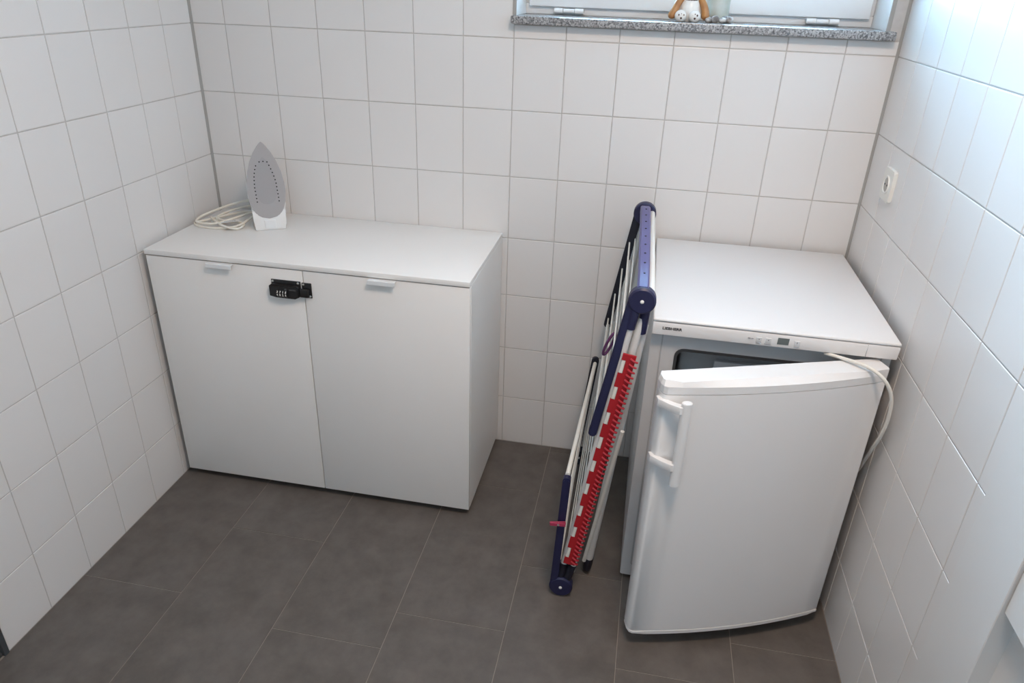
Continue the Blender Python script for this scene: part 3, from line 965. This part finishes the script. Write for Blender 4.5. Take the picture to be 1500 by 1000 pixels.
# top rail with holes, bottom rail
bm = bmesh.new()
tl = [TF.lerp(TB, k / 24) for k in range(25)]
rings = []
for k, p in enumerate(tl):
    f = k / 24
    lift = 0.022 + 0.012 * math.sin(math.pi * f) ** 0.5 - 0.010 * max(0, (f - 0.9) / 0.1)
    w_ = 0.0130 + 0.0015 * f
    prof = [(-w_, -0.012), (-w_, 0.006), (-w_ + 0.004, 0.010), (w_ - 0.004, 0.010), (w_, 0.006), (w_, -0.012)]
    rings.append([bm.verts.new(p + Vector((q[0] - 0.001, 0, q[1] + lift))) for q in prof])
for A, B in zip(rings, rings[1:]):
    for k in range(6): bm.faces.new((A[k], A[(k + 1) % 6], B[(k + 1) % 6], B[k]))
bm.faces.new(rings[0]); bm.faces.new(rings[-1])
toprail = link('top_rail', bm, 'blue_lit', rk, angle=30)
for k in range(9):
    f = 0.10 + 0.095 * k
    p = TF.lerp(TB, f)
    lift = 0.022 + 0.012 * math.sin(math.pi * f) ** 0.5
    bm = bmesh.new()
    a_prism(bm, [(0.0026 * math.cos(a * math.pi / 4), 0.0034 * math.sin(a * math.pi / 4)) for a in range(8)],
            lambda q: p + Vector((q[0], q[1], lift + 0.0098)), lambda q: p + Vector((q[0], q[1], lift + 0.0108)))
    link('hanger_hole', bm, 'hole', toprail, smooth=False)
bm = bmesh.new()
bar(bm, BF.lerp(BB, 0.03) + Vector((0.012, 0, 0.0)), BB + Vector((0.012, 0, 0.0)), 0.024, 0.020, 0.003, Vector((0, 0, 1)))
link('bottom_rail', bm, 'navy_shaded', rk)
# wing arms
for a, b, m_, w_, th in ((TF + Vector((-0.020, 0.004, 0.004)), AF, 'navy', 0.0205, 0.022), (TB + Vector((-0.018, 0.0, 0.0)), AB, 'navy_shaded', 0.024, 0.020),
                         (BF + Vector((-0.021, 0.0, -0.010)), CF, 'navy', 0.0205, 0.024), (BB + Vector((-0.016, 0, 0)), CB + Vector((0.001, 0, 0.012)), 'navy_shaded', 0.024, 0.020)):
    bm = bmesh.new()
    bar(bm, a, b, w_, th)
    link('wing_arm', bm, m_, rk)
# wires of the wings run front to back
def wire(a, b, r=0.0021, nm='wire', m_='rack_white', n=8):
    bm = bmesh.new()
    a_tube(bm, [a, b], r, n)
    return link(nm, bm, m_, rk)
UA, UB = TF + Vector((-0.020, 0.004, 0.004)), TB + Vector((-0.018, 0, 0))
for k in range(7):
    f = 0.24 + 0.112 * k
    wire(UA.lerp(AF, f) + Vector((0.004 if k % 2 else -0.003, 0.010, 0)), UB.lerp(AB, f) + Vector((0.004 if k % 2 else -0.003, -0.008, 0)), 0.0024)
LA, LB = BF + Vector((-0.016, 0, -0.010)), BB + Vector((-0.014, 0, 0))
for k in range(7):
    f = 0.22 + 0.105 * k
    wire(LA.lerp(CF, f) + Vector((0.006, 0.011, 0)), LB.lerp(CB, f) + Vector((0.004, -0.008, 0)), 0.0021)
wire(CF + Vector((0.0, 0.006, 0.0)), CB + Vector((0.0, -0.011, -0.006)), 0.0062, 'wing_tube', 'rack_white', 14)
wire(AF + Vector((0.003, 0.008, 0.012)), AB + Vector((0.003, -0.006, 0.010)), 0.0055, 'wing_tube', 'rack_white', 14)
# middle frame: side tubes and its wires
S1a, S1b = TF + Vector((-0.0170, 0.0, -0.050)), BF + Vector((0.000, 0.004, 0.055))
S2a, S2b = TF + Vector((0.004, 0.012, -0.050)), BF + Vector((0.026, 0.006, 0.050))
wire(S1a, S1b, 0.0092, 'side_tube', 'rack_tube', 16)
wire(S2a, S2b, 0.0092, 'side_tube', 'rack_tube', 16)
R1a, R1b = TB + Vector((0.0, 0.0, -0.02)), BB + Vector((0.014, 0.0, 0.02))
wire(R1a, R1b, 0.0092, 'side_tube', 'rack_tube', 16)
wire(TF + Vector((0.019, 0.015, 0.012)), TB + Vector((0.021, -0.01, 0.004)), 0.0085, 'upper_tube', 'rack_white', 14)
for k in range(11):
    f = 0.07 + 0.083 * k
    wire(S1a.lerp(S1b, f) + Vector((-0.004, 0.008, 0)), R1a.lerp(R1b, f) + Vector((-0.012, 0, 0)), 0.0020)
# legs
LGa, LGb = TF + Vector((0.0115, 0.030, -0.075)), Vector((1.4080, -0.612, 0.050))
wire(LGa, LGb, 0.0112, 'leg', 'rack_tube', 16)
bm = bmesh.new()
t = (LGa - LGb).normalized()
a_tube(bm, [LGb + t * 0.012, LGb - t * 0.022, LGb - t * 0.036], [0.0130, 0.0125, 0.0105], 16)
link('foot_cap', bm, 'navy_shaded', rk)
wire(LGb + Vector((-0.013, -0.010, 0.006)), LGa + Vector((-0.020, -0.005, -0.30)), 0.0055, 'leg_stay', 'rack_white', 12)
LHa, LHb = TB + Vector((0.012, -0.02, -0.06)), Vector((1.4080, -0.150, 0.050))
wire(LHa, LHb, 0.0112, 'leg', 'rack_tube', 16)
bm = bmesh.new()
t = (LHa - LHb).normalized()
a_tube(bm, [LHb + t * 0.012, LHb - t * 0.022, LHb - t * 0.036], [0.0130, 0.0125, 0.0105], 16)
link('foot_cap', bm, 'navy_shaded', rk)
# red clip strip along the front tubes
Ra, Rb = Vector((1.4535, -0.703, 0.783)), Vector((1.3560, -0.716, 0.128))
t = (Rb - Ra); RL = t.length; t.normalize()
sd = Vector((1, 0, 0)); sd = (sd - t * sd.dot(t)).normalized()
fw = t.cross(sd).normalized()
if fw.y > 0: fw = -fw
def rp(l, s, o_): return Ra + t * l + sd * s + fw * o_
strip = bmesh.new()
poly = [(0, 0.018), (0, -0.014)]
NT = 9
step = RL / NT
for k in range(NT):
    l0 = k * step
    poly += [(l0 + 0.016, -0.014), (l0 + 0.016, -0.003), (l0 + 0.052, -0.003), (l0 + 0.052, -0.014)]
poly += [(RL, -0.014), (RL, 0.018)]
a_prism(strip, poly, lambda p: rp(p[0], p[1], 0.0), lambda p: rp(p[0], p[1], 0.006))
clip = link('clip_strip', strip, 'red', rk, smooth=False)
for k in range(NT):
    l0 = k * step
    bm = bmesh.new()
    a_prism(bm, [(l0 + 0.0165, -0.0125), (l0 + 0.0165, -0.0035), (l0 + 0.0515, -0.0035), (l0 + 0.0515, -0.0125)], lambda p: rp(p[0], p[1], 0.0005), lambda p: rp(p[0], p[1], 0.0055), 0.0015, 1)
    link('clip_window', bm, 'rack_white', clip)
bm = bmesh.new()                                  # looped edge
NL = 46
for k in range(NL):
    l0 = 0.012 + (RL - 0.022) * k / (NL - 1)
    pts = [rp(l0 - 0.004 + 0.003 * 0, 0.006, 0.007), rp(l0 - 0.002, 0.013, 0.0105), rp(l0 + 0.001, 0.021, 0.010), rp(l0 + 0.003, 0.024, 0.004), rp(l0 + 0.004, 0.018, 0.002)]
    a_tube(bm, smooth_path(pts, 3), 0.0024, 6)
tag(link('clip_loops', bm, 'red_light', clip), kind='stuff')

# small odds and ends caught on the rack
bm = bmesh.new()
ring = []
for k in range(20):
    a = 2 * math.pi * k / 20
    ring.append(Vector((1.4005 + 0.0150 * math.cos(a) * 0.9, -0.505 + 0.010 * math.sin(a), 0.705 + 0.036 * math.sin(a + 2.2))))
a_tube(bm, ring, 0.0038, 8, closed=True)
tag(link('elastic_band', bm, 'purple', None), 'purple elastic band looped over the wires of the drying rack', 'elastic band')
peg = tag(empty('clothes_peg', (1.318, -0.728, 0.270)), 'small pink clothes peg clipped low on the drying rack', 'clothes peg')
for s in (-1, 1):
    bm = bmesh.new()
    mt = Matrix.Translation((1.320, -0.732 + s * 0.0028, 0.272)) @ Matrix.Rotation(math.radians(-8), 4, 'Y') @ Matrix.Rotation(s * 0.06, 4, 'Z')
    a_box(bm, -0.021, 0.021, -0.0018, 0.0018, -0.005, 0.005, 0.0008, 1, mt)
    link('peg_half', bm, 'pink', peg)
bm = bmesh.new()
a_tube(bm, [(1.322, -0.737, 0.272), (1.322, -0.727, 0.272)], 0.0034, 10)
link('peg_spring', bm, 'screw', peg)

# ------------------------------------------------------------------ wall socket
sk = tag(empty('wall_socket', (W, -0.213, 1.110)), 'white single power socket on the tiled wall above the freezer', 'socket')
bm = bmesh.new()
a_prism(bm, rrect(-0.253, -0.173, 1.070, 1.150, 0.006), lambda p: Vector((W - 0.0095, p[0], p[1])), lambda p: Vector((W + 0.0005, p[0], p[1])), 0.002, 2)
link('cover_plate', bm, 'socket', sk)
bm = bmesh.new()
a_lathe(bm, [(0.0, -0.0100), (0.0185, -0.0100), (0.0195, -0.0125), (0.0225, -0.0128), (0.0235, -0.0095)], (W, -0.213, 1.110), 'x', 28)
ins = link('socket_insert', bm, 'socket', sk)
bm = bmesh.new()
a_lathe(bm, [(0.0, -0.0108), (0.0180, -0.0108), (0.0180, -0.0098)], (W, -0.213, 1.110), 'x', 24)
link('socket_well', bm, 'socket_dark', ins)
bm = bmesh.new()
for dy in (-0.0095, 0.0095):
    a_lathe(bm, [(0.0, -0.0114), (0.0026, -0.0114), (0.0026, -0.0104)], (W, -0.213 + dy, 1.110), 'x', 10)
link('pin_hole', bm, 'hole', ins)

# ------------------------------------------------------------------ ornaments on the sill
FB = Vector((1.512, 0.055, SILL))
fig = tag(empty('ceramic_figurine', tuple(FB)), 'small seated white and tan ceramic animal figurine on the granite window sill', 'figurine')
def fp(x, y, z): return FB + Vector((x, y, z))
bm = bmesh.new()
a_lathe(bm, [(0.0, 0.0), (0.026, 0.001), (0.033, 0.012), (0.034, 0.028), (0.029, 0.048), (0.022, 0.064), (0.017, 0.072), (0.0, 0.076)], fp(0.004, 0.010, 0.0), 'z', 22)
link('torso', bm, 'ceramic_white', fig)
for s in (-1, 1):
    bm = bmesh.new()
    a_tube(bm, smooth_path([fp(s * 0.016 + 0.004, 0.006, 0.066), fp(s * 0.032 + 0.003, -0.006, 0.050), fp(s * 0.041 + 0.003, -0.014, 0.030), fp(s * 0.043 + (0.003 if s > 0 else -0.002), -0.016, 0.016)], 5), [0.008 + 0.00025 * k for k in range(16)], 12)
    a_ball(bm, fp(s * 0.043 + (0.003 if s > 0 else -0.002), -0.016, 0.016), 0.0115, 0.0115, 0.010)
    link('arm', bm, 'ceramic_tan', fig)
    bm = bmesh.new()
    mt = Matrix.Rotation(s * 0.25, 3, 'Z')
    a_ball(bm, fp(s * 0.0195 - 0.002, -0.026, 0.0152), 0.0170, 0.012, 0.0155, 18, 12, mt)
    ft = link('foot', bm, 'ceramic_white', fig)
    bm = bmesh.new()                              # dark painted toes
    for k in (-1, 0, 1):
        a_ball(bm, fp(s * 0.0185 - 0.001 + k * 0.0062, -0.0355, 0.0200 - abs(k) * 0.0022), 0.0026, 0.0022, 0.0030, 10, 8)
    a_ball(bm, fp(s * 0.0185 - 0.001, -0.0375, 0.0100), 0.0030, 0.0014, 0.0026, 10, 8)
    link('toe_pads', bm, 'ceramic_brown', ft)
bm = bmesh.new()
a_ball(bm, fp(0.004, -0.006, 0.060), 0.020, 0.012, 0.011)
link('neck_scarf', bm, 'ceramic_brown', fig)
bm = bmesh.new()
a_ball(bm, fp(0.004, 0.002, 0.092), 0.026, 0.023, 0.025, 18, 12)
a_ball(bm, fp(0.004, -0.020, 0.086), 0.012, 0.012, 0.010)
hd = link('head', bm, 'ceramic_tan', fig)
for s in (-1, 1):
    bm = bmesh.new()
    a_ball(bm, fp(0.004 + s * 0.022, 0.004, 0.108), 0.009, 0.005, 0.012)
    link('ear', bm, 'ceramic_brown', hd)
    bm = bmesh.new()
    a_ball(bm, fp(0.004 + s * 0.010, -0.0195, 0.097), 0.0025, 0.002, 0.003, 10, 8)
    link('eye', bm, 'black', hd)
bm = bmesh.new()
a_ball(bm, fp(0.004, -0.0315, 0.089), 0.0035, 0.0025, 0.003, 10, 8)
link('nose', bm, 'black', hd)

bm = bmesh.new()
VC = (1.596, 0.105, SILL)
a_lathe(bm, [(0.0, 0.0), (0.028, 0.0), (0.030, 0.004), (0.030, 0.130), (0.032, 0.136), (0.030, 0.140), (0.027, 0.138), (0.027, 0.012), (0.0, 0.010)], VC, 'z', 32)
tag(link('vase', bm, 'vase', None), 'pale green cylindrical vase behind the figurine on the window sill', 'vase')
for k, (dx, y, r) in enumerate(((1.568, 0.034, 0.0095), (1.586, 0.030, 0.0115), (1.606, 0.033, 0.0105), (1.625, 0.036, 0.0120), (1.577, 0.052, 0.0110), (1.614, 0.054, 0.0115))):
    bm = bmesh.new()
    rr = random.Random(k)
    vs_ = a_ball(bm, (0, 0, 0), r * rr.uniform(0.9, 1.2), r * rr.uniform(0.8, 1.0), r * rr.uniform(0.7, 0.9), 12, 8, Matrix.Rotation(rr.uniform(0, 3), 3, 'Z'))
    zm = min(v.co.z for v in vs_)
    for v in vs_: v.co *= 1 + 0.05 * math.sin(v.co.x * 400 + k) * math.cos(v.co.y * 350)
    zm = min(v.co.z for v in vs_)
    for v in vs_: v.co += Vector((dx, y, SILL - zm + 0.0002))
    tag(link('pebble', bm, 'pebble', None), 'small grey mottled pebble beside the figurine on the window sill', 'pebble', 'pebbles on the window sill')
